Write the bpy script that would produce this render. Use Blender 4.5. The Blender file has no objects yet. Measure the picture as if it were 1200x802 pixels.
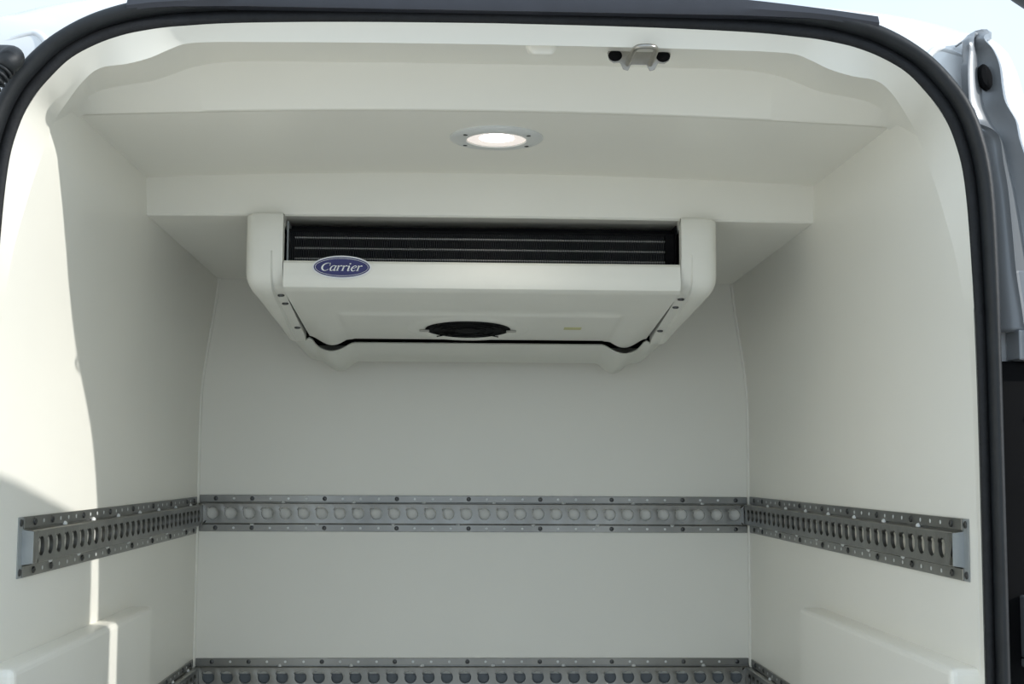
import bpy, bmesh, math, random
from mathutils import Vector, Matrix
random.seed(7)
S = bpy.context.scene
COL = S.collection
R = math.radians

# ------------------------------------------------------------------ camera, sky, sun, exposure
cam_d = bpy.data.cameras.new('camera')
cam_d.sensor_width = 36.0
cam_d.lens = 1590.0 * 36.0 / 1200.0
cam_d.clip_start = 0.02
cam = bpy.data.objects.new('camera', cam_d)
COL.objects.link(cam)
cam.matrix_world = (Matrix.Translation((-0.0515, 0.0, 1.1)) @ Matrix.Rotation(-0.039582, 4, 'Z')
                    @ Matrix.Rotation(math.pi / 2 + 0.091775, 4, 'X') @ Matrix.Rotation(0.005236, 4, 'Z'))
S.camera = cam

world = bpy.data.worlds.new('sky')
S.world = world
world.use_nodes = True
wn = world.node_tree
wn.nodes.clear()
w_out = wn.nodes.new('ShaderNodeOutputWorld')
w_bg = wn.nodes.new('ShaderNodeBackground')
w_tc = wn.nodes.new('ShaderNodeTexCoord')
w_noise = wn.nodes.new('ShaderNodeTexNoise')
w_noise.inputs['Scale'].default_value = 2.2
w_noise.inputs['Detail'].default_value = 5.0
w_ramp = wn.nodes.new('ShaderNodeValToRGB')
w_ramp.color_ramp.elements[0].position = 0.38
w_ramp.color_ramp.elements[0].color = (0.58, 0.74, 0.92, 1)
w_ramp.color_ramp.elements[1].position = 0.66
w_ramp.color_ramp.elements[1].color = (0.74, 0.84, 0.94, 1)
wn.links.new(w_tc.outputs['Generated'], w_noise.inputs['Vector'])
wn.links.new(w_noise.outputs['Fac'], w_ramp.inputs['Fac'])
wn.links.new(w_ramp.outputs['Color'], w_bg.inputs['Color'])
w_bg.inputs['Strength'].default_value = 0.94
wn.links.new(w_bg.outputs['Background'], w_out.inputs['Surface'])

sun_d = bpy.data.lights.new('sun', 'SUN')
sun_d.energy = 2.15
sun_d.angle = R(0.6)
sun_d.color = (1.0, 0.985, 0.95)
sun = bpy.data.objects.new('sun', sun_d)
COL.objects.link(sun)
sun.rotation_euler = Vector((-1.0, 0.463, -0.475)).to_track_quat('-Z', 'Y').to_euler()

S.view_settings.view_transform = 'Standard'
S.view_settings.look = 'None'
S.view_settings.exposure = 0.46
S.view_settings.gamma = 1.0
S.view_settings.use_curve_mapping = False

# ------------------------------------------------------------------ materials
MATS = {}
def mat(name, col, rough=0.5, metal=0.0, vary=0.0, vscale=6.0, bump=0.0, bscale=60.0, spec=0.5, emit=None, coat=0.0):
    m = bpy.data.materials.new(name)
    m.use_nodes = True
    nt = m.node_tree
    b = nt.nodes['Principled BSDF']
    b.inputs['Base Color'].default_value = (*col, 1)
    b.inputs['Roughness'].default_value = rough
    b.inputs['Metallic'].default_value = metal
    b.inputs['Specular IOR Level'].default_value = spec
    b.inputs['Coat Weight'].default_value = coat
    tc = nt.nodes.new('ShaderNodeTexCoord')
    if vary:
        n = nt.nodes.new('ShaderNodeTexNoise')
        n.inputs['Scale'].default_value = vscale
        n.inputs['Detail'].default_value = 4
        nt.links.new(tc.outputs['Object'], n.inputs['Vector'])
        r = nt.nodes.new('ShaderNodeValToRGB')
        r.color_ramp.elements[0].position = 0.3
        r.color_ramp.elements[1].position = 0.7
        r.color_ramp.elements[0].color = (*[max(0, c * (1 - vary)) for c in col], 1)
        r.color_ramp.elements[1].color = (*[min(1, c * (1 + vary)) for c in col], 1)
        nt.links.new(n.outputs['Fac'], r.inputs['Fac'])
        nt.links.new(r.outputs['Color'], b.inputs['Base Color'])
    if bump:
        n2 = nt.nodes.new('ShaderNodeTexNoise')
        n2.inputs['Scale'].default_value = bscale
        n2.inputs['Detail'].default_value = 3
        nt.links.new(tc.outputs['Object'], n2.inputs['Vector'])
        bp = nt.nodes.new('ShaderNodeBump')
        bp.inputs['Strength'].default_value = bump
        bp.inputs['Distance'].default_value = 0.002
        nt.links.new(n2.outputs['Fac'], bp.inputs['Height'])
        nt.links.new(bp.outputs['Normal'], b.inputs['Normal'])
    if emit:
        b.inputs['Emission Color'].default_value = (*emit[0], 1)
        b.inputs['Emission Strength'].default_value = emit[1]
    MATS[name] = m
    return m

mat('grp', (0.90, 0.876, 0.79), 0.36, vary=0.012, vscale=3, bump=0.12, bscale=14, spec=0.4)
mat('plastic', (0.86, 0.845, 0.765), 0.40, vary=0.015, vscale=9, spec=0.45)
mat('tray', (0.82, 0.81, 0.73), 0.5, vary=0.02, vscale=9)
mat('channel', (0.66, 0.665, 0.63), 0.45, vary=0.02)
mat('paint', (0.88, 0.885, 0.88), 0.18, vary=0.01, coat=0.6)
mat('pillar', (0.25, 0.26, 0.27), 0.30, metal=0.3, vary=0.03, coat=0.3)  # pillar's white paint in shade, put into a grey base; also metal brackets
mat('rubber', (0.012, 0.014, 0.016), 0.55, vary=0.25, vscale=25, bump=0.3, bscale=120)
mat('rubber_lip', (0.006, 0.0065, 0.008), 0.7, vary=0.4, vscale=60, bump=0.5, bscale=200)
mat('black', (0.004, 0.004, 0.0045), 0.75, vary=0.2, spec=0.12)
mat('barplastic', (0.032, 0.034, 0.043), 0.42, vary=0.1, vscale=20)
mat('steel', (0.265, 0.26, 0.24), 0.31, metal=0.95, vary=0.2, vscale=5, bump=0.1, bscale=80)
mat('galv', (0.40, 0.42, 0.42), 0.5, metal=0.55, vary=0.08, vscale=18)
mat('screw', (0.10, 0.10, 0.10), 0.35, metal=0.9, vary=0.1)
mat('zinc', (0.42, 0.40, 0.36), 0.3, metal=1.0, vary=0.1, vscale=40)
mat('fin', (0.012, 0.012, 0.011), 0.45, metal=0.3, vary=0.2, vscale=30)
mat('tube', (0.30, 0.29, 0.27), 0.35, metal=0.8, vary=0.1, vscale=80)
mat('blue', (0.022, 0.020, 0.125), 0.35, vary=0.03)
mat('white', (0.82, 0.82, 0.82), 0.4, vary=0.01)
mat('lens', (0.9, 0.86, 0.82), 0.4, vary=0.01, emit=((1.0, 0.88, 0.82), 0.42))
mat('bulb', (1, 1, 1), 0.4, vary=0.001, emit=((1.0, 0.97, 0.92), 6.0))
mat('flange', (0.70, 0.71, 0.69), 0.35, vary=0.02)
mat('asphalt', (0.48, 0.46, 0.425), 0.9, vary=0.25, vscale=3, bump=0.6, bscale=90)
mat('floor', (0.50, 0.51, 0.50), 0.6, vary=0.08, vscale=20, bump=0.4, bscale=150)
mat('hole_dark', (0.14, 0.155, 0.165), 0.5, vary=0.1)
mat('sticker', (0.62, 0.60, 0.28), 0.5, vary=0.05)
mat('cornergrey', (0.05, 0.055, 0.06), 0.5, vary=0.1)

# ------------------------------------------------------------------ helpers
def mesh_obj(name, verts, faces, m, parent=None, smooth=None, link=True):
    me = bpy.data.meshes.new(name)
    me.from_pydata([tuple(v) for v in verts], [], faces)
    bm = bmesh.new(); bm.from_mesh(me)
    bmesh.ops.remove_doubles(bm, verts=bm.verts, dist=1e-6)
    bmesh.ops.recalc_face_normals(bm, faces=bm.faces)
    bm.to_mesh(me); bm.free()
    if smooth is not None:
        me.polygons.foreach_set('use_smooth', [True] * len(me.polygons))
        me.set_sharp_from_angle(angle=R(smooth))
    me.materials.append(MATS[m])
    o = bpy.data.objects.new(name, me)
    if link: COL.objects.link(o)
    if parent is not None: o.parent = parent
    return o

def share(name, src, parent, loc=(0, 0, 0), rot=(0, 0, 0), scale=(1, 1, 1)):
    o = bpy.data.objects.new(name, src.data)
    COL.objects.link(o); o.parent = parent
    o.location = loc; o.rotation_euler = rot; o.scale = scale
    return o

def tag(o, label=None, cat=None, group=None, kind=None):
    if label: o['label'] = label
    if cat: o['category'] = cat
    if group: o['group'] = group
    if kind: o['kind'] = kind
    return o

def empty(name, loc=(0, 0, 0), rz=0.0):
    o = bpy.data.objects.new(name, None)
    o.empty_display_size = 0.1
    COL.objects.link(o); o.location = loc; o.rotation_euler = (0, 0, rz)
    return o

class MB:
    def __init__(s): s.v = []; s.f = []
    def add(s, verts, faces):
        n = len(s.v); s.v += [tuple(v) for v in verts]; s.f += [tuple(i + n for i in f) for f in faces]; return s
    def box(s, x0, x1, y0, y1, z0, z1):
        return s.add([(x0,y0,z0),(x1,y0,z0),(x1,y1,z0),(x0,y1,z0),(x0,y0,z1),(x1,y0,z1),(x1,y1,z1),(x0,y1,z1)],
                     [(0,3,2,1),(4,5,6,7),(0,1,5,4),(1,2,6,5),(2,3,7,6),(3,0,4,7)])
    def grid(s, rows, close_u=False, close_v=False):
        n = len(rows[0]); nr = len(rows)
        f = []
        for i in range(nr if close_v else nr - 1):
            for j in range(n if close_u else n - 1):
                a, b = i, (i + 1) % nr; c, d = j, (j + 1) % n
                f.append((a*n+c, a*n+d, b*n+d, b*n+c))
        return s.add([p for r in rows for p in r], f)
    def tube(s, pts, r, n=10, cap=True):
        pts = [Vector(p) for p in pts]; rows = []
        up = Vector((0.13, 0.21, 0.97))
        for i, p in enumerate(pts):
            t = (pts[min(i+1, len(pts)-1)] - pts[max(i-1, 0)]).normalized()
            a = t.cross(up).normalized(); b = t.cross(a)
            rr = r[i] if isinstance(r, (list, tuple)) else r
            rows.append([p + a*rr*math.cos(k*2*math.pi/n) + b*rr*math.sin(k*2*math.pi/n) for k in range(n)])
        base = len(s.v)
        s.grid(rows, close_u=True)
        if cap:
            s.f.append(tuple(base + k for k in range(n)))
            s.f.append(tuple(base + (len(rows)-1)*n + k for k in reversed(range(n))))
        return s
    def lathe(s, prof, n=32, mtx=None):
        rows = []
        for (r, z) in prof:
            rows.append([Vector((r*math.cos(k*2*math.pi/n), r*math.sin(k*2*math.pi/n), z)) for k in range(n)])
        if mtx: rows = [[mtx @ p for p in row] for row in rows]
        return s.grid(rows, close_u=True)
    def build(s, name, m, parent=None, smooth=None): return mesh_obj(name, s.v, s.f, m, parent, smooth)

def bevel(o, w, seg=2):
    md = o.modifiers.new('bevel', 'BEVEL'); md.width = w; md.segments = seg; md.limit_method = 'ANGLE'; md.angle_limit = R(40)
    return o

def solid(o, t, off=-1.0):
    md = o.modifiers.new('solid', 'SOLIDIFY'); md.thickness = t; md.offset = off
    return o

def interp(x, xs, ys):
    if x <= xs[0]: return ys[0]
    for i in range(1, len(xs)):
        if x <= xs[i]:
            t = (x - xs[i-1]) / (xs[i] - xs[i-1]); return ys[i-1] + t*(ys[i] - ys[i-1])
    return ys[-1]

def catmull(P, k):
    P = [Vector(p) for p in P]; out = []
    for i in range(len(P) - 1):
        p0 = P[i-1] if i else P[0]*2 - P[1]; p1 = P[i]; p2 = P[i+1]
        p3 = P[i+2] if i + 2 < len(P) else P[-1]*2 - P[-2]
        for j in range(k):
            t = j / k
            out.append(0.5*((2*p1) + (p2-p0)*t + (2*p0-5*p1+4*p2-p3)*t*t + (3*p1-p0-3*p2+p3)*t*t*t))
    out.append(P[-1])
    return out

def mirror_loop(half):
    """half runs from the bottom left up to the centre (x = 0); adds the right half"""
    return half + [Vector((-p.x, p.y, p.z)) for p in reversed(half[:-1])]

# ------------------------------------------------------------------ the van's load box: profile functions (metres)
Y_BACK = 3.816
def wall_x(z): return interp(z, [0, 1.25, 1.32, 1.374, 1.43, 1.477, 1.55, 1.625, 1.72, 1.85],
                                [.7705, .7705, .7675, .762, .7545, .747, .7365, .7275, .732, .735])
def ceil1(x): return 1.741 - 0.019*(x/0.74)**2
def ceil2(x, y): return 1.643 - 0.004*(x/0.74)**2 - 0.016*(y - 2.93)/(Y_BACK - 2.93)
Y_STEP = 2.93
Y_CEIL = 2.41

# key stations of the door opening, from the bottom left upwards: seal edge, liner lip
K0 = [(.765,2.10,0),(.765,2.10,.6),(.765,2.10,1.2),(.760,2.10,1.42),(.752,2.10,1.555),(.738,2.10,1.622),(.718,2.10,1.668),
      (.690,2.10,1.705),(.660,2.10,1.735),(.620,2.10,1.758),(.580,2.10,1.773),(.545,2.10,1.781),(.515,2.10,1.786),(.485,2.10,1.789),(.44,2.10,1.793),(.38,2.10,1.796),(.28,2.10,1.799),(.15,2.10,1.801),(0,2.10,1.802)]
K1 = [(None,2.135,0),(None,2.135,.6),(None,2.135,1.2),(None,2.145,1.40),(None,2.165,1.52),(None,2.20,1.605),(None,2.25,1.668),
      (.694,2.195,1.687),(.655,2.150,1.712),(.625,2.135,1.729),(.582,2.127,1.734),(.545,2.125,1.744),(.515,2.125,1.758),(.488,2.125,1.768),(.44,2.125,1.7715),(.38,2.125,1.7725),(.28,2.125,1.774),(.15,2.125,1.775),(0,2.125,1.7755)]
K1 = [(wall_x(z) if x is None else x, y, z) for x, y, z in K1]
K2 = [(.731,2.36,1.716),(.722,2.36,1.728),(.703,2.36,1.744),(.678,2.36,1.757),(.635,2.36,1.766),(.595,2.36,1.773),(.560,2.36,1.786),(.525,2.36,1.799),(.48,2.36,1.808),(.42,2.36,1.812),(.30,2.36,1.813),(.15,2.36,1.814),(0,2.36,1.814)]
neg = lambda K: [(-x, y, z) for x, y, z in K]
L0 = mirror_loop(catmull(neg(K0), 5))
L1 = mirror_loop(catmull(neg(K1), 5))
T1 = L1[30:-30]
T2 = mirror_loop(catmull(neg(K2), 5))

# liner of the door frame (jambs and header)
LM = [Vector((a.x*.35 + b.x*.65, a.y*.35 + b.y*.65, a.z*.45 + b.z*.55)) for a, b in zip(L0, L1)]
mb = MB(); mb.grid([L0, LM, L1])
o = mb.build('trim_1', 'grp', smooth=60)
tag(o, kind='structure', label='white moulded liner of the rear door frame inside the black seal')
# header underside and the front face of the ceiling panel
n = len(T1)
T1b = [a.lerp(b, .06) + Vector((0, 0, .003*min(1, i/8, (n - 1 - i)/8))) for i, (a, b) in enumerate(zip(T1, T2))]
T3 = []
for i, p in enumerate(T2):
    x = p.x * (.733/.731)
    T3.append(Vector((x, Y_CEIL - .004, min(ceil1(x) + 0.003, p.z - 0.0005))))
T4 = [Vector((p.x, Y_CEIL + .004, ceil1(p.x))) for p in T3]
mb = MB(); mb.grid([T1, T1b, T2, T3, T4])
tag(mb.build('trim_2', 'grp', smooth=35), kind='structure', label='white header step between the door frame and the ceiling')
# pocket moulded in the header lip, left of the striker
mb = MB()
P = [[(.060,2.112,1.794),(.102,2.112,1.794)],[(.058,2.150,1.802),(.104,2.150,1.802)],[(.062,2.146,1.784),(.100,2.146,1.784)],[(.064,2.150,1.768),(.098,2.150,1.768)],[(.064,2.215,1.786),(.098,2.215,1.786)]]
PP = [[(r[0][0]-.010, r[0][1]+.006, r[0][2]+.014)] + r + [(r[1][0]+.010, r[1][1]+.006, r[1][2]+.014)] for r in P]
mb.grid(PP)
tag(bevel(mb.build('trim_3', 'grp', smooth=50), .004), kind='structure', label='small moulded pocket in the header lip')

# side walls
def side_wall(sign, name):
    edge = [(p.y, p.z, -p.x) for p in L1[:31]]          # bottom to the corner of the liner lip
    edge += [(2.248, 1.69, .7315), (2.25, 1.72, .733), (2.30, 1.76, .734), (2.36, 1.80, .735)]
    rows = []
    for y0, z, x in edge:
        row = []
        for t in range(17):
            y = y0 + (Y_BACK + .02 - y0)*t/16
            row.append((sign*(x if t == 0 else wall_x(z)), y, z))
        rows.append(row)
    mb = MB(); mb.grid(rows)
    return tag(mb.build(name, 'grp', smooth=40), kind='structure')
side_wall(-1, 'wall_left')
side_wall(1, 'wall_right')
# back wall (bulkhead)
mb = MB(); mb.box(-.80, .80, Y_BACK, Y_BACK + .05, 0, 1.76)
tag(mb.build('wall_back', 'grp'), kind='structure')
# ceilings
xs = [-.76 + 1.52*i/24 for i in range(25)]
mb = MB()
mb.grid([[(x, y, ceil1(x)) for x in xs] for y in (Y_CEIL, 2.6, 2.8, Y_STEP)] + [[(x, Y_STEP, ceil2(x, Y_STEP) + .004) for x in xs]]
        + [[(x, Y_STEP + .004, ceil2(x, Y_STEP)) for x in xs]] + [[(x, y, ceil2(x, y)) for x in xs] for y in (3.1, 3.4, Y_BACK + .02)])
tag(mb.build('ceiling', 'grp', smooth=30), kind='structure')
mb = MB(); mb.box(-.80, .80, 2.08, Y_BACK + .05, -.04, 0)
tag(mb.build('floor', 'floor'), kind='structure')
# wheel boxes at the foot of the side walls
for sgn, nm in ((-1, 'trim_4'), (1, 'trim_5')):
    mb = MB()
    mb.box(sgn*.7255, sgn*.785, 2.14, 3.09, 0, .787)
    o = mb.build(nm, 'grp'); bevel(o, .011, 3)
    tag(o, kind='structure', label='white wheel box along the foot of the ' + ('left' if sgn < 0 else 'right') + ' wall')
# white sealant beads in the back corners
for sgn, nm in ((-1, 'trim_6'), (1, 'trim_7')):
    mb = MB()
    pts = [(sgn*(wall_x(z) - .001), Y_BACK - .001, z) for z in [0, .5, 1.0, 1.25, 1.32, 1.374, 1.43, 1.477, 1.55, 1.625]]
    mb.tube(pts, .0055, 8)
    tag(mb.build(nm, 'grp', smooth=60), kind='structure', label='thin white sealant bead in the back corner')

# ------------------------------------------------------------------ van body outside
KO = [(.800,0),(.800,.6),(.800,1.2),(.800,1.40),(.796,1.545),(.782,1.628),(.760,1.685),(.732,1.725),(.700,1.758),(.664,1.784),(.628,1.803),(.590,1.817),(.555,1.826),(.520,1.832),(.465,1.8365),(.400,1.840),(.29,1.842),(.15,1.8435),(0,1.844)]
LO = mirror_loop(catmull([(-x, 2.10, z) for x, z in KO], 5))
KE = [(1.0,0),(1.0,.6),(.985,1.1),(.965,1.35),(.945,1.5),(.925,1.64),(.905,1.72),(.893,1.765),(.877,1.797),(.845,1.820),(.800,1.828),(.760,1.839),(.720,1.848),(.67,1.856),(.60,1.862),(.52,1.868),(.37,1.875),(.19,1.881),(0,1.884)]
LE = mirror_loop(catmull([(-x, 2.24, z + .012) for x, z in KE], 5))
def lp(a, b, t, y): q = a.lerp(b, t); q.y = y; return q
LO1 = [lp(a, b, -.15, 2.135) for a, b in zip(LO, LE)]
E1 = [lp(a, b, .30, 2.16) for a, b in zip(LO, LE)]
E2 = [lp(a, b, .75, 2.185) for a, b in zip(LO, LE)]
E3 = [lp(a, b, .95, 2.205) for a, b in zip(LO, LE)]
E5 = [Vector((p.x, 3.0, p.z + .004)) for p in LE]
E6 = [Vector((p.x, 4.3, p.z)) for p in LE]
mb = MB(); mb.grid([LO1, E1, E2, E3, LE, E5, E6])
tag(mb.build('wall_rear', 'paint', smooth=50), kind='structure', label='white painted van body around the door opening')

# rolled gutter bead on each shoulder of the body
for sgn, nm in ((-1, 'trim_8'), (1, 'trim_9')):
    pts = catmull([(sgn*.82, 2.185, 1.778), (sgn*.792, 2.178, 1.780), (sgn*.760, 2.170, 1.790), (sgn*.738, 2.165, 1.793), (sgn*.722, 2.157, 1.782), (sgn*.708, 2.145, 1.762)], 6)
    mb = MB(); mb.tube(pts, .0065, 10)
    tag(mb.build(nm, 'paint', smooth=60), kind='structure', label='rolled gutter bead on the white body shoulder')

# black plastic bar over the opening
rows = []
for i in range(33):
    x = -.572 + (.612 + .572)*i/32
    zt = 1.820 + .11*(.3745 - x*x); zb = interp(abs(x), [0, .4, .52, .60, .62], [1.815, 1.815, 1.812, 1.800, 1.797])
    rows.append([(x, 2.115, zb), (x, 2.078, zb), (x, 2.074, zb + .35*(zt - zb)), (x, 2.080, zt - .002), (x, 2.092, zt), (x, 2.16, zt + .003)])
mb = MB(); mb.grid(rows)
mb.add(rows[0], [(0, 1, 2, 3, 4, 5)]); mb.add(rows[-1], [(5, 4, 3, 2, 1, 0)])
o = mb.build('roof_trim_bar', 'barplastic', smooth=40)
tag(o, 'long dark plastic bar above the black door seal', 'trim bar')

# door seal: outer bulb and inner lip
seal = empty('door_seal', (0, 2.1, 0))
tag(seal, 'black rubber door seal framing the rear opening', 'seal')
def seal_band(t0, t1, prof, name, m):
    rows = []
    for u, dy in prof:
        t = t0 + (t1 - t0)*u
        rows.append([Vector((a.x + (b.x - a.x)*t, 2.1 + dy - 2.1, a.z + (b.z - a.z)*t)) for a, b in zip(L0, LO)])
    mb = MB(); mb.grid(rows)
    return mb.build(name, m, seal, smooth=70)
bulb = [(.5 + .5*math.cos(math.pi*(1 - k/12)) , -.004 - .020*math.sin(math.pi*k/12)) for k in range(13)]
bulb = [(0, .03)] + bulb + [(1, .03)]
seal_band(.44, 1.0, bulb, 'bulb', 'rubber')
lip = [(.02, .004), (0, .001), (.06, -.002), (.25, -.006), (.6, -.006), (.9, -.002), (1.05, .004), (1.08, .02)]
seal_band(0, .47, lip, 'inner_lip', 'rubber_lip')

# hinge pillar right of the opening
B = [(.787,1.805),(.787,1.786),(.784,1.757),(.784,1.721),(.786,1.697),(.795,1.669),(.816,1.651),(.827,1.635),(.831,1.601),(.838,1.55),(.843,1.48),(.847,1.418),(.855,1.353),(.858,1.321)]
D = [(.818,1.815),(.832,1.796),(.842,1.77),(.846,1.731),(.851,1.706),(.866,1.678),(.87,1.659),(.873,1.643),(.883,1.609),(.897,1.557),(.912,1.486),(.924,1.423),(.936,1.357),(.941,1.324)]
O = [(.866,1.836),(.874,1.822),(.885,1.79),(.892,1.75),(.900,1.725),(.908,1.695),(.912,1.675),(.916,1.66),(.924,1.624),(.936,1.57),(.948,1.495),(.962,1.429),(.972,1.36),(.977,1.326)]
def near(p, f): return ((p[0] + .0515)*f - .0515, (p[1] - 1.1)*f + 1.1)
B = [near(p, .986) for p in B]; D = [near(p, .980) for p in D]; O = [near(p, .99) for p in O]
rows = []
top = [(.778,2.16,1.803),(.786,2.155,1.812),(.795,2.15,1.818),(.805,2.15,1.822),(.815,2.155,1.824),(.828,2.17,1.826),(.845,2.21,1.829),(.856,2.27,1.829)]
rows.append(top)
for (bx, bz), (dx, dz), (ox, oz) in zip(B, D, O):
    A = max(.77, bx - .06)
    rows.append([(A, 2.125 if bz < 1.66 else 2.135, bz), (bx - .005, 2.118 if bz < 1.66 else 2.132, bz), (bx, 2.110 if bz < 1.66 else 2.125, bz), (bx + .006, 2.126, bz),
                 (bx*.45 + dx*.55, 2.150, (bz + dz)/2), (dx - .005, 2.138, dz), (dx, 2.128, dz), (dx + .007, 2.14, dz), (ox, 2.25, oz), (ox + .004, 2.32, oz)])
rows[0] = [(.770,2.17,1.798)] + top + [(.862,2.33,1.827)]
colsP = [catmull([r[k] for r in rows], 4) for k in range(10)]
mb = MB(); mb.grid(colsP)
pil = empty('hinge_pillar', (0, 0, 0))
tag(pil, 'door pillar coloured grey for shade, with oval plug, right of the opening', 'door pillar')
o = mb.build('pillar_panel', 'pillar', pil, smooth=60)
solid(o, .003)
# plain lower face carrying the hinges
mb = MB(); mb.box(.775, 1.0, 2.128, 2.17, 1.335, 1.42); o = mb.build('pillar_foot', 'pillar', pil); bevel(o, .004)
# oval plug
mb = MB()
mt = Matrix.Translation((.8035, 2.136, 1.7375)) @ Matrix.Rotation(R(-12), 4, 'Y') @ Matrix.Scale(.0105, 4, (1,0,0)) @ Matrix.Scale(.0215, 4, (0,0,1)) @ Matrix.Rotation(R(90), 4, 'X')
mb.lathe([(1.0, -.004), (1.0, .006), (.8, .011), (.0, .012)], 24, mt)
o = mb.build('oval_plug', 'black', pil, smooth=50); o['label'] = 'black oval rubber plug'
# three small spot welds beside the seal
for z in (1.395, 1.363, 1.330):
    mb = MB(); mb.lathe([(.006, 0), (.005, .003), (0, .004)], 12, Matrix.Translation((.8035 + (1.395 - z)*.06, 2.124, z)) @ Matrix.Rotation(R(90), 4, 'X'))
    mb.build('weld_spot', 'pillar', pil, smooth=60)
# hinge
hin = empty('hinge_leaf', (.86, 2.11, 1.30)); hin.parent = pil
mb = MB(); mb.box(-.005, .10, -.022, .04, -.028, .034); bevel(mb.build('leaf', 'pillar', hin), .004, 2)
mb = MB(); mb.box(-.028, -.007, -.012, .04, -.028, .020); bevel(mb.build('knuckle', 'pillar', hin), .003, 2)
for z in (.020, -.016):
    mb = MB(); mb.lathe([(.006, 0), (.006, .003), (.003, .0045), (0, .0045)], 12, Matrix.Translation((.010, -.022, z)) @ Matrix.Rotation(R(90), 4, 'X'))
    mb.build('bolt', 'zinc', hin, smooth=40)
# flat black panel under the hinge
cav = empty('black_panel', (.90, 2.122, .6))
tag(cav, 'black panel under the hinge at the right edge', 'plastic cover')
mb = MB(); mb.box(-.105, .10, 0, .03, -.6, .672); bevel(mb.build('panel_sheet', 'black', cav), .006)
mb = MB(); mb.lathe([(.009, 0), (.009, .004), (.005, .007), (0, .007)], 16, Matrix.Translation((-.032, 0, .448)) @ Matrix.Rotation(R(90), 4, 'X'))
mb.build('panel_clip', 'rubber', cav, smooth=50)
mb = MB(); mb.lathe([(.009, 0), (.009, .004), (.005, .007), (0, .007)], 16, Matrix.Translation((-.036, 0, .585)) @ Matrix.Rotation(R(90), 4, 'X'))
mb.build('panel_clip', 'rubber', cav, smooth=50)
br = empty('check_bracket', (.86, 2.112, .80))
tag(br, 'grey metal bracket with black round buffer low on the right pillar', 'bracket')
mb = MB(); mb.box(-.03, .10, -.02, .009, .008, .104); bevel(mb.build('plate', 'pillar', br), .003)
mb = MB(); mb.box(-.03, .10, -.034, .009, -.006, .006); bevel(mb.build('shelf', 'galv', br), .002)
mb = MB(); mb.lathe([(.028, 0), (.028, .01), (.022, .016), (.016, .012), (.016, .018), (0, .02)], 24, Matrix.Translation((.022, -.02, .045)) @ Matrix.Rotation(R(90), 4, 'X'))
mb.build('buffer', 'black', br, smooth=50)

# cable gaiter at the left
ga = empty('cable_gaiter', (-.725, 2.015, 1.700))
tag(ga, 'black ribbed rubber cable gaiter at the upper left', 'cable gaiter')
path = catmull([(-.052, -.03, -.082), (-.030, -.01, -.045), (-.012, 0, -.014), (-.001, .01, .008)], 8)
mb = MB(); mb.tube(path, .0105, 14); mb.build('hose', 'rubber', ga, smooth=60)
ring = None
for i in range(0, len(path) - 6, 2):
    t = (path[i+1] - path[i]).normalized()
    q = t.to_track_quat('Z', 'Y').to_euler()
    if ring is None:
        mb = MB(); prof = [(.0125 + .0035*math.cos(a*math.pi/4), .0026*math.sin(a*math.pi/4)) for a in range(9)]
        mb.lathe(prof, 20)
        ring = mb.build('rib', 'rubber', ga, smooth=60); ring.location = path[i]; ring.rotation_euler = q
    else: share('rib', ring, ga, path[i], q)
mb = MB()
bp = catmull([(-.010, 0, -.010), (-.003, .003, .004), (-.006, .018, .013), (-.034, .05, .024), (-.075, .115, .045)], 6)
mb.tube(bp, [interp(i, [0, 3, 8, 14, 24], [.012, .0175, .0185, .018, .017]) for i in range(len(bp))], 18)
mb.build('boot', 'rubber', ga, smooth=60)

# ------------------------------------------------------------------ rear doors, standing open beside the opening
def rear_door(sign, name, hinge, ang, label):
    # local: x along the door from the hinge edge, z up, y thickness
    top = [(0, 1.30), (0, 1.66), (.005, 1.72), (.035, 1.772), (.145, 1.792), (.255, 1.812), (.365, 1.832), (.465, 1.850), (.545, 1.862), (.80, 1.885)]
    pts = [(0, -.02)] + top + [(.80, -.02)]
    mb = MB()
    F = [(x, 0, z) for x, z in pts]; Bk = [(x, .05, z) for x, z in pts]; n = len(pts)
    mb.add(F + Bk, [tuple(range(n)), tuple(reversed(range(n, 2*n)))] + [(i, (i+1) % n, n + (i+1) % n, n + i) for i in range(n)])
    root = empty(name, hinge, ang)
    tag(root, label, kind='structure')
    bevel(mb.build('door_skin', 'paint', root), .008)
    mb = MB(); mb.box(.10, .72, -.012, .0, .15, 1.60); bevel(mb.build('inner_panel', 'grp', root), .01)
    mb = MB(); mb.tube([(.70, -.012, .80), (.70, -.05, .82), (.70, -.05, .98), (.70, -.012, 1.0)], .009, 10); mb.build('handle', 'black', root, smooth=60)
    if sign < 0:
        root.scale = (1, -1, 1)
    return root
# local +x of the right door points towards the camera side (-Y)
rear_door(1, 'door_1', (.86, 1.962, 0), R(-90), 'white right rear door standing open')
rear_door(-1, 'door_2', (-.93, 2.03, 0), R(-112), 'white left rear door standing open')

# ground outside
mb = MB(); mb.box(-40, 40, -40, 60, -.70, -.60)
tag(mb.build('ground', 'asphalt'), kind='structure')

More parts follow.
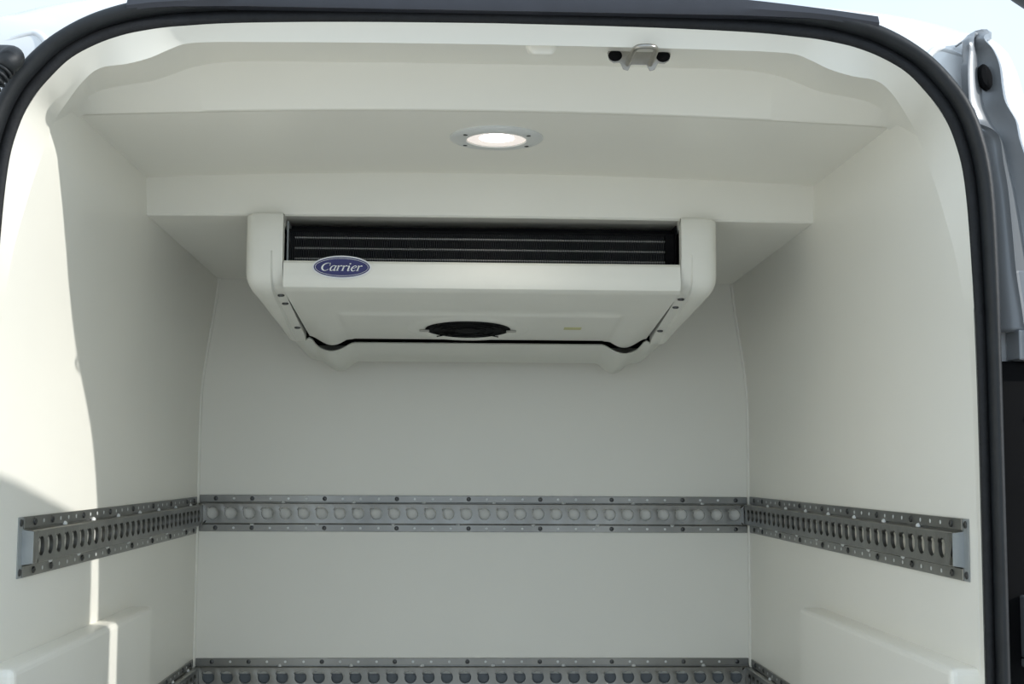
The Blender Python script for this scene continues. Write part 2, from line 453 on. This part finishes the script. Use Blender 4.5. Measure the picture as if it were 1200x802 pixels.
# ------------------------------------------------------------------ lashing rails
PITCH = .05
HZ = .0263                       # half height of the raised channel
def hole_cell(R0=.0165):
    """one 50 mm length of the raised channel with its keyhole cut through; local centre (0,0)"""
    angs = sorted(set([math.atan2(sz*HZ, sx*PITCH/2) for sx in (-1, 1) for sz in (-1, 1)] + [2*math.pi*k/24 - math.pi for k in range(24)] + [R(140 + d) for d in (-15, -11, 0, 11, 15)]))
    inn, out = [], []
    for a in angs:
        da = abs((a - R(140) + math.pi) % (2*math.pi) - math.pi)
        r = R0 * (1.30 if da < R(12) else 1.0)
        c, s = math.cos(a), math.sin(a)
        k = min((PITCH/2)/abs(c) if abs(c) > 1e-9 else 1e9, HZ/abs(s) if abs(s) > 1e-9 else 1e9)
        inn.append((r*c, r*s)); out.append((k*c, k*s))
    return inn, out
INN, OUT = hole_cell()
screw_src = {}
def make_rail(name, label, loc, rz, length, start, end_cap=None, group=None, dark=False):
    """local x along the wall, wall plane y=0, rail stands out to -y, z centred"""
    root = empty(name, loc, rz)
    tag(root, label, 'rail', group)
    F = -.019; T = .0025
    H = .050
    # flanges
    for sz in (1, -1):
        mb = MB(); mb.box(0, length, -.0040, -.0002, *sorted((sz*.0305, sz*H)))
        o = mb.build('flange', 'steel', root); bevel(o, .0008, 1)
    # raised channel with holes
    nh = int((length - start*2 + .001) // PITCH)
    off = (length - nh*PITCH)/2
    mb = MB(); n = len(INN)
    for i in range(nh):
        cx = off + PITCH*(i + .5)
        vs = [(cx + x, F, z) for x, z in OUT] + [(cx + x, F + .0006, z) for x, z in INN] + [(cx + x*.97, F + .0070, z*.97) for x, z in INN]
        fs = []
        for k in range(n):
            j = (k + 1) % n
            fs.append((k, j, n + j, n + k)); fs.append((n + k, n + j, 2*n + j, 2*n + k))
        mb.add(vs, fs)
    for x0, x1 in ((0, off), (length - off, length)):
        if x1 - x0 > 1e-4: mb.add([(x0, F, -HZ), (x1, F, -HZ), (x1, F, HZ), (x0, F, HZ)], [(0, 1, 2, 3)])
    for sz in (1, -1):
        r = [(F, HZ), (F + .002, HZ + .0014), (-.0012, HZ + .0020), (-.0006, .0310)]
        mb.grid([[(0, y, sz*z), (length, y, sz*z)] for y, z in r])
    mb.build('channel', 'steel', root, smooth=35)
    if dark:
        mb = MB(); mb.box(.002, length - .002, -.0032, -.0004, -.030, .0075); o = mb.build('hole_dark_strip', 'hole_dark', root); o['label'] = 'dark strip seen through the holes'  # added strip, makes the lower part of each hole dark
    # screws, pin holes, clips
    for sz in (1, -1):
        mbp = MB()
        for i in range(nh):
            x = off + PITCH*(i + .5) + .006
            if i % 4 == 2 or i == nh - 1 or i == 0:
                if 's' not in screw_src:
                    ms = MB(); ms.lathe([(.0062, 0), (.0060, .0016), (.0042, .0030), (.0018, .0032), (.0014, .0014), (0, .0014)], 12, Matrix.Rotation(R(90), 4, 'X'))
                    screw_src['s'] = ms.build('screw', 'screw', root, smooth=40)
                    screw_src['s'].location = (x, -.0040, sz*.0405)
                else: share('screw', screw_src['s'], root, (x, -.0040, sz*.0405))
            else:
                mbp.lathe([(.0036, 0), (.0036, .0004), (0, .0005)], 8, Matrix.Translation((x, -.0040, sz*.0405)) @ Matrix.Rotation(R(90), 4, 'X'))
        o = mbp.build('pin_holes', 'flange', root); o['kind'] = 'stuff'
    k = .23
    j = 0
    while k < length - .05:
        for sz, dx in ((1, 0), (-1, -.10 if j % 2 else -.085)):
            x = k + dx
            if x < .03: continue
            if 'c' not in screw_src:
                ms = MB(); ms.lathe([(.0060, 0), (.0060, .003), (.0040, .0055), (0, .006)], 12, Matrix.Rotation(R(90), 4, 'X'))
                screw_src['c'] = ms.build('clip', 'flange', root, smooth=50); screw_src['c'].location = (x, -.003, sz*.0285)
            else: share('clip', screw_src['c'], root, (x, -.003, sz*.0285))
        k += .195; j += 1
    if end_cap:
        ex, d = (0, -1) if end_cap == 'start' else (length, 1)
        mb = MB()
        x1 = ex + d*.022
        mb.box(*sorted((ex - d*.004, x1)), -.0018, -.0002, -.050, .050)
        prof = [(-.0018, -.0290), (F - .001, -.0262), (F - .001, .0262), (-.0018, .0290)]
        a = [(ex, y, z) for y, z in prof]; b = [(ex + d*.0025, y, z) for y, z in prof]
        mb.add(a + b, [(0, 1, 2, 3), (7, 6, 5, 4), (0, 4, 5, 1), (1, 5, 6, 2), (2, 6, 7, 3), (3, 7, 4, 0)])
        o = mb.build('end_cap', 'galv', root); o['label'] = 'pale galvanised end cap'
        for sz in (1, -1): share('screw', screw_src['s'], root, (ex + d*.012, -.0018, sz*.0405))
    return root
G = 'perforated lashing rails on the load box walls'
W = .7705
ZU, ZL = .9685, .523
make_rail('lashing_rail', 'upper perforated steel rail across the back wall', (-W + .007, Y_BACK, ZU), 0, 2*W - .014, 0.0, None, G)
make_rail('lashing_rail', 'lower perforated steel rail along the bottom of the back wall', (-W + .007, Y_BACK, ZL), 0, 2*W - .014, 0.0, None, G, True)
# left wall: local +x towards the back; outward -y_local = +X world  ->  rotate +90 deg
make_rail('lashing_rail', 'upper perforated steel rail on the left wall with pale end cap', (-W, 2.295, .963), R(90), Y_BACK - .022 - 2.295, .02, 'start', G)
make_rail('lashing_rail', 'upper perforated steel rail on the right wall with pale end cap', (W, Y_BACK - .022, .970), R(-90), Y_BACK - .022 - 2.188, .02, 'end', G)
make_rail('lashing_rail', 'short lower steel rail in the left back corner', (-W, 3.10, ZL), R(90), Y_BACK - .022 - 3.10, .01, None, G)
make_rail('lashing_rail', 'short lower steel rail in the right back corner', (W, Y_BACK - .022, ZL), R(-90), Y_BACK - .022 - 3.10, .01, None, G)

# ------------------------------------------------------------------ ceiling lamp
lx, ly = .019, 2.600
lamp = empty('ceiling_lamp', (lx, ly, ceil1(lx)))
tag(lamp, 'round recessed ceiling lamp, lit, above the cooling unit', 'lamp')
mb = MB(); mb.lathe([(.091, .0005), (.091, -.003), (.088, -.0055), (.064, -.008), (.0585, -.007), (.0575, -.001)], 64); mb.build('bezel', 'flange', lamp, smooth=40)
mb = MB(); mb.lathe([(.0575, -.0040), (.055, -.0052), (.040, -.0056), (.028, -.0050)], 48); mb.build('reflector', 'lens', lamp, smooth=60)
mb = MB(); mb.lathe([(.034, -.0056), (.028, -.0072), (.014, -.0084), (0, -.0088)], 40, Matrix.Translation((0, -.014, 0))); mb.build('lens', 'bulb', lamp, smooth=60)
src = None
for a in (35, 145, 215, 325):
    p = (.074*math.cos(R(a)), .074*math.sin(R(a)), -.0070)
    if src is None:
        mb = MB(); mb.lathe([(.0042, .001), (.0042, -.0010), (.002, -.0016), (0, -.0016)], 12); src = mb.build('screw', 'screw', lamp, smooth=40); src.location = p
    else: share('screw', src, lamp, p)
ld = bpy.data.lights.new('lamp_light', 'SPOT'); ld.energy = 1.3; ld.color = (1, .94, .86); ld.shadow_soft_size = .04; ld.spot_size = R(150); ld.spot_blend = .6
lo = bpy.data.objects.new('lamp_light', ld); COL.objects.link(lo); lo.parent = lamp; lo.location = (0, 0, -.03)

# ------------------------------------------------------------------ door striker on the header
st = empty('door_striker', (.244, 2.20, 1.792))
tag(st, 'shiny steel door striker loop bolted to the header', 'door striker')
# wing plate with ears, tilted with the header
ol = [(-.053,.004),(-.050,.011),(-.040,.013),(-.030,.010),(-.022,.008),(.022,.008),(.030,.010),(.040,.013),(.050,.011),(.053,.004),(.050,-.007),(.042,-.012),(.032,-.011),(.026,-.022),(.018,-.024),(.013,-.014),(-.013,-.014),(-.018,-.024),(-.026,-.022),(-.032,-.011),(-.042,-.012),(-.050,-.007)]
mb = MB(); nn = len(ol)
f = [(x, -.010 - .15*z, z - .012) for x, z in ol]; b = [(x, -.006 - .15*z, z - .010) for x, z in ol]
mb.add(f + b, [tuple(range(nn)), tuple(reversed(range(nn, 2*nn)))] + [(i, (i+1) % nn, nn + (i+1) % nn, nn + i) for i in range(nn)])
bevel(mb.build('wing_plate', 'zinc', st), .0012)
for sx in (-1, 1):
    mb = MB(); mb.lathe([(.0115, 0), (.0115, .003), (.007, .006), (0, .006)], 16, Matrix.Translation((sx*.040, -.010, -.0115)) @ Matrix.Rotation(R(100), 4, 'X') @ Matrix.Scale(.8, 4, (0, 1, 0)))
    o = mb.build('hole_disc', 'black', st, smooth=50)  # black disc stands in for a dark hole in the wing plate
loop = catmull([(-.019, -.004, -.024), (-.019, -.030, -.024), (-.018, -.075, -.024), (-.014, -.094, -.023), (0, -.100, -.023), (.014, -.094, -.023), (.018, -.075, -.024), (.019, -.030, -.024), (.019, -.004, -.024)], 6)
mb = MB(); mb.tube(loop, .0042, 12); mb.build('loop', 'zinc', st, smooth=60)


# ------------------------------------------------------------------ cooling unit
ev = empty('cooling_unit', (0, 0, 0))
tag(ev, 'white evaporator cooling unit hung under the ceiling with blue oval badge', 'cooling unit')
YF = 2.90
def bump(x, c, h, p=1.0):
    d = abs(x - c)/h
    return 0 if d >= 1 else (0.5 + 0.5*math.cos(math.pi*d))**p
# front panel + sloping underside, one shell: rows along the path, columns across x
XP = .4285
cols = sorted(set([-XP + 2*XP*i/120 for i in range(121)]))
def under_z(x, y):
    """main sloping underside; a recess between the two ribs, rounded rib ends"""
    t = (y - 2.94)/(3.44 - 2.94)
    base = 1.474 - .046*t
    ax = abs(x)
    rib = bump(ax, .371, .056, .75)
    low = interp(y, [2.94, 3.10, 3.44], [0, .002, .0235])
    rz = base - low*rib
    if ax < .40:
        rec = max(0, min(1, (.331 - ax)/.005))*max(0, min(1, (y - 3.135)/.010))
        rz -= .006*rec
    return rz
ys = [2.94, 3.0, 3.06, 3.10, 3.134, 3.140, 3.146, 3.16, 3.20, 3.25, 3.30, 3.35, 3.40, 3.43, 3.44]
FX, FY, FR = -.029, 3.298, .100
rows = []
rows.append([(x, 2.925, 1.5395) for x in cols]); rows.append([(x, 2.906, 1.5395) for x in cols]); rows.append([(x, 2.901, 1.534) for x in cols])
rows.append([(x, 2.899, 1.510) for x in cols]); rows.append([(x, 2.899, 1.492) for x in cols]); rows.append([(x, 2.904, 1.482) for x in cols]); rows.append([(x, 2.916, 1.4765) for x in cols])
for y in ys: rows.append([(x, y, under_z(x, y)) for x in cols])
rows.append([(x, 3.441, under_z(x, 3.44) + .006) for x in cols]); rows.append([(x, 3.42, under_z(x, 3.44) + .010) for x in cols])
mb = MB(); mb.grid(rows)
o = mb.build('front_panel', 'plastic', ev, smooth=28)
# side covers
def side_cover(sg):
    path = [(2.96, 1.6435), (2.905, 1.6430), (2.900, 1.638), (2.8985, 1.60), (2.8985, 1.56), (2.8985, 1.52), (2.902, 1.505), (2.912, 1.490), (2.93, 1.478), (2.97, 1.469), (3.05, 1.459), (3.15, 1.446), (3.25, 1.434), (3.33, 1.424), (3.39, 1.416), (3.42, 1.412), (3.432, 1.414), (3.438, 1.424), (3.438, 1.45)]
    path = [Vector((0, y, z)) for y, z in path]
    mb = MB(); rows = []
    for i, p in enumerate(path):
        t = (path[min(i+1, len(path)-1)] - path[max(i-1, 0)]).normalized()
        nrm = Vector((0, -abs(t.z) if i < 9 else t.z*0, 0))
        # outward normal (towards camera / down)
        nn = Vector((0, t.z, -t.y)) 
        if i < 2: nn = Vector((0, 0, 1)) if i == 0 else Vector((0, -.5, .5)).normalized()
        q = max(0, min(1, (p.y - 2.91)/.52))
        chan = .0075 if (p.z < 1.545 and p.y < 3.40) else 0.0
        xs_d = [(.4305, .03), (.4305, chan), (.452, chan), (.4555, 0 if chan else 0), (.475, 0), (.490, .001), (.499, .004), (.506, .010), (.510, .019), (.511, .032), (.511, .06), (.511, .09)]
        row = []
        for x, d in xs_d:
            xx = x - (max(0, x - .4555)/.0555)*.030*q + .006*q*(1 if x < .4555 else 1)
            if x > .4555: d += .016*q*((x - .4555)/.0555)**2
            pos = p - nn*d
            row.append((sg*xx, pos.y, pos.z))
        rows.append(row)
    mb.grid(rows)
    c = mb.build('side_cover', 'plastic', ev, smooth=45)
    # channel screws and grey strip
    scr = None
    for (y, z) in ((2.985, 1.4745), (3.06, 1.4655), (3.30, 1.4355)):
        for k in range(1):
            m2 = MB(); m2.lathe([(.0075, -.002), (.0075, .0025), (.0045, .0042), (.002, .0042), (.0015, .002), (0, .002)], 14, Matrix.Translation((sg*.443, y, z)) @ Matrix.Rotation(R(187), 4, 'X'))
            m2.build('screw', 'screw', c, smooth=40)
    return c
side_cover(-1); side_cover(1)
# black boxes put the unit's inner shade into colour, behind coil and panel
mb = MB(); mb.box(-.428, .428, 3.005, 3.40, 1.47, 1.632); mb.build('shade_box', 'black', ev)
mb = MB(); mb.box(-.428, .428, 2.93, 3.01, 1.488, 1.536); mb.build('drip_pan', 'black', ev)
for sg in (-1, 1):
    mb = MB(); mb.box(*sorted((sg*.4275, sg*.4245)), 2.945, 3.0, 1.535, 1.632); o = mb.build('coil_end_plate', 'galv' if sg < 0 else 'black', ev)
    mb = MB(); mb.box(*sorted((sg*.430, sg*.46)), 3.0, 3.40, 1.50, 1.632); mb.build('shade_box', 'black', ev)
# coil: fins, tubes, dark top rail
mb = MB()
nf = 215
for i in range(nf):
    x = -.421 + .842*i/(nf - 1)
    mb.box(x - .0007, x + .0007, 2.962, 3.0, 1.538, 1.614)
o = mb.build('coil_fins', 'fin', ev); o['kind'] = 'stuff'
for z in (1.553, 1.5765, 1.600):
    mb = MB()
    mb.tube([(-.412, 2.9675, z), (.412, 2.9675, z)], .0036, 8); mb.build('coil_tube', 'tube', ev, smooth=60)
mb = MB(); mb.box(-.424, .424, 2.957, 3.0, 1.6125, 1.617); mb.build('coil_rail', 'black', ev)
mb = MB(); mb.box(.404, .424, 2.958, 3.0, 1.537, 1.615); mb.build('coil_end_block', 'black', ev)
# fan in the underside
fan = empty('fan', (FX, FY, under_z(FX, FY) - .0005)); fan.parent = ev
tilt = math.atan2(.046, .5)
fan.rotation_euler = (-tilt, 0, 0)
mb = MB(); mb.lathe([(.148, .0005), (.138, -.0028), (.120, -.0040), (.106, -.0020), (.101, .001)], 56); mb.build('bell_mouth', 'plastic', fan, smooth=60)
mb = MB(); mb.lathe([(.104, -.0012), (.05, -.0016), (0, -.0016)], 48); mb.build('fan_opening', 'black', fan)
for rr in (.045, .066, .086):
    mb = MB(); mb.lathe([(rr + .0011*math.cos(a*math.pi/3), -.0046 + .0011*math.sin(a*math.pi/3)) for a in range(7)], 48); mb.build('guard_ring', 'black', fan, smooth=60)
for k in range(4):
    a = R(45 + 90*k); mb = MB(); mb.tube([(.02*math.cos(a), .02*math.sin(a), -.0046), (.108*math.cos(a), .108*math.sin(a), -.0046)], .0014, 6); mb.build('guard_spoke', 'black', fan, smooth=60)
for k in range(7):
    a0 = 2*math.pi*k/7; mb = MB(); rws = []
    for j in range(5):
        r_ = .03 + .064*j/4
        rws.append([(r_*math.cos(a0 + .12*j + u), r_*math.sin(a0 + .12*j + u), -.0018 - .0020*v) for u, v in ((0, 0), (.28, .6), (.5, 1))])
    mb.grid(rws); mb.build('fan_blade', 'black', fan, smooth=60)
mb = MB(); mb.lathe([(.032, -.0016), (.030, -.005), (.02, -.0055), (0, -.0055)], 24); mb.build('fan_hub', 'black', fan, smooth=50)
for sx in (-1, 1):
    mb = MB(); mb.box(*sorted((sx*.094, sx*.118)), -.006, .010, -.0062, -.003); bevel(mb.build('guard_clip', 'zinc', fan), .001)
# small faded sticker on the underside
mb = MB(); mb.box(.205, .247, 3.268, 3.298, -.0006, .0004); o = mb.build('sticker', 'sticker', ev); o.location.z = under_z(.22, 3.283); o.rotation_euler.x = 0
for v in o.data.vertices: v.co.z -= .075*(v.co.y - 3.283)
# rear tray below the black slit
XT = .497
tc = [-XT + 2*XT*i/120 for i in range(121)]
def tray_z(x, y):
    base = interp(y, [3.448, 3.54, 3.56, 3.72], [1.4115, 1.3945, 1.392, 1.3845])
    ax = abs(x)
    lobe = interp(y, [3.448, 3.70], [.0225, .028])*bump(ax, .374, interp(y, [3.448, 3.60], [.056, .047]), .65)
    edge = .060*max(0, (ax - .425)/.072)**2.2
    inner = -.016*bump(ax, .428, .026)*interp(y, [3.448, 3.55], [1, 0])
    return base - lobe + edge - inner*0 + .012*bump(ax, .428, .022)*interp(y, [3.448, 3.52], [1, 0])
ty = [3.448, 3.46, 3.48, 3.51, 3.54, 3.56, 3.60, 3.66, 3.705, 3.715, 3.72]
rows = [[(x, 3.452, tray_z(x, 3.448) + .003) for x in tc]] + [[(x, y, tray_z(x, y) + (.004 if y == 3.72 else .0)) for x in tc] for y in ty] + [[(x, 3.72, max(1.45, tray_z(x, 3.72))) for x in tc]]
mb = MB(); mb.grid(rows); mb.build('drain_tray', 'tray', ev, smooth=40)
mb = MB(); mb.box(-.455, .455, 3.444, 3.70, 1.427, 1.625); mb.build('slit_shade_box', 'black', ev)  # black filler added to put shade in the slit above the tray
# badge
bd = empty('badge', (-.303, 2.8965, 1.5245)); bd.parent = ev
def oval(a, b, t0, t1, name, m):
    mb = MB(); n = 48
    f = [(a*math.cos(2*math.pi*k/n), t0, b*math.sin(2*math.pi*k/n)) for k in range(n)]
    k_ = [(x*1.0, t1, z*1.0) for x, y, z in f]
    mb.add(f + k_, [tuple(range(n)), tuple(reversed(range(n, 2*n)))] + [(i, (i+1) % n, n + (i+1) % n, n + i) for i in range(n)])
    return mb.build(name, m, bd)
oval(.0635, .0250, -.0020, .004, 'badge_rim', 'white')
oval(.0598, .0216, -.0030, -.0015, 'badge_face', 'blue')
mb = MB(); n = 56
rws = [[(a*math.cos(2*math.pi*k/n), -.0034, b*math.sin(2*math.pi*k/n)) for k in range(n)] for a, b in ((.0570, .0190), (.0562, .0182))]
mb.grid(rws, close_u=True); mb.build('badge_line', 'white', bd)
# lettering: pen strokes with a width at each point, slanted
def stroke(mb, pts, sub=6):
    P = catmull([(x, z, w) for x, z, w in pts], sub) if len(pts) > 2 else [Vector(p) for p in pts]
    rows = []
    for i, p in enumerate(P):
        t = Vector((P[min(i+1, len(P)-1)].x - P[max(i-1, 0)].x, P[min(i+1, len(P)-1)].y - P[max(i-1, 0)].y))
        t = t.normalized() if t.length > 1e-9 else Vector((1, 0))
        nx, nz = -t.y*p.z/2, t.x*p.z/2
        rows.append([(p.x + nx, p.y + nz), (p.x - nx, p.y - nz)])
    base = len(mb.v)
    mb.grid([[(a[0], 0, a[1]), (b[0], 0, b[1])] for a, b in rows])
GL = {  # x-height 0.66, cap height 1.0
 'C': (.86, [[(.80,.72,.10),(.78,.90,.06),(.55,.98,.07),(.24,.80,.15),(.13,.48,.19),(.24,.16,.15),(.52,.01,.07),(.80,.20,.06)], [(.79,1.0,.06),(.80,.66,.09)]]),
 'a': (.66, [[(.50,.60,.05),(.34,.66,.08),(.14,.46,.14),(.12,.16,.15),(.24,.01,.09),(.40,.14,.06),(.52,.40,.05)], [(.56,.66,.15),(.50,.20,.15),(.53,.02,.11),(.66,.10,.05)]]),
 'r': (.50, [[(.02,.58,.05),(.12,.64,.08),(.16,.56,.15),(.14,.0,.15)], [(.15,.36,.06),(.26,.56,.07),(.38,.66,.10),(.47,.58,.13)], [(.02,.02,.05),(.28,.02,.05)]]),
 'i': (.36, [[(.03,.56,.05),(.14,.64,.08),(.18,.52,.15),(.16,.14,.15),(.20,.01,.11),(.34,.10,.05)], [(.19,.83,.15),(.19,.97,.15)]]),
 'e': (.58, [[(.12,.34,.05),(.34,.36,.06),(.50,.48,.08),(.46,.62,.09),(.34,.66,.08),(.16,.48,.13),(.11,.26,.16),(.20,.04,.12),(.36,.0,.08),(.52,.14,.05)]]),
}
mb = MB(); x = 0.0
for ch in 'Carrier':
    adv, st_ = GL[ch]
    for s_ in st_:
        stroke(mb, [(x + a, z, w*.95) for a, z, w in s_])
    x += adv
tw = x; sc_x = .088/tw; sc_z = .0172
mb.v = [((vx - tw/2)*sc_x + vz*.0058 - .003, -.0038, vz*sc_z - .0082) for vx, vy, vz in mb.v]
mb.build('lettering', 'white', bd)

# ------------------------------------------------------------------ unidentified dark shape cut by the frame's corner, given an invented lamp form
sl = empty('corner_shape', (5.2, 9.0, -.6))
tag(sl, 'dark grey curved shape at the top right corner', 'dark shape')
mb = MB(); rws = []
for k in range(15):
    u = k/14; xx = -1.53 + .95*u; hw = .14*math.sin(math.pi*min(1, u*.8 + .12))
    hz = .085*math.sin(math.pi*min(1, u*.75 + .10))
    zc = 4.755 + .02*u
    rws.append([(xx, hw*math.cos(a*math.pi/8), zc - (xx + .9)*.45 + hz*math.sin(a*math.pi/8)) for a in range(16)])
mb.grid(rws, close_u=True); mb.build('head', 'cornergrey', sl, smooth=60)
mb = MB(); mb.tube(catmull([(0, 0, 0), (0, 0, 3), (0, 0, 4.1), (-.15, 0, 4.45), (-.65, 0, 4.66)], 6), .045, 12); mb.build('pole', 'cornergrey', sl, smooth=60)
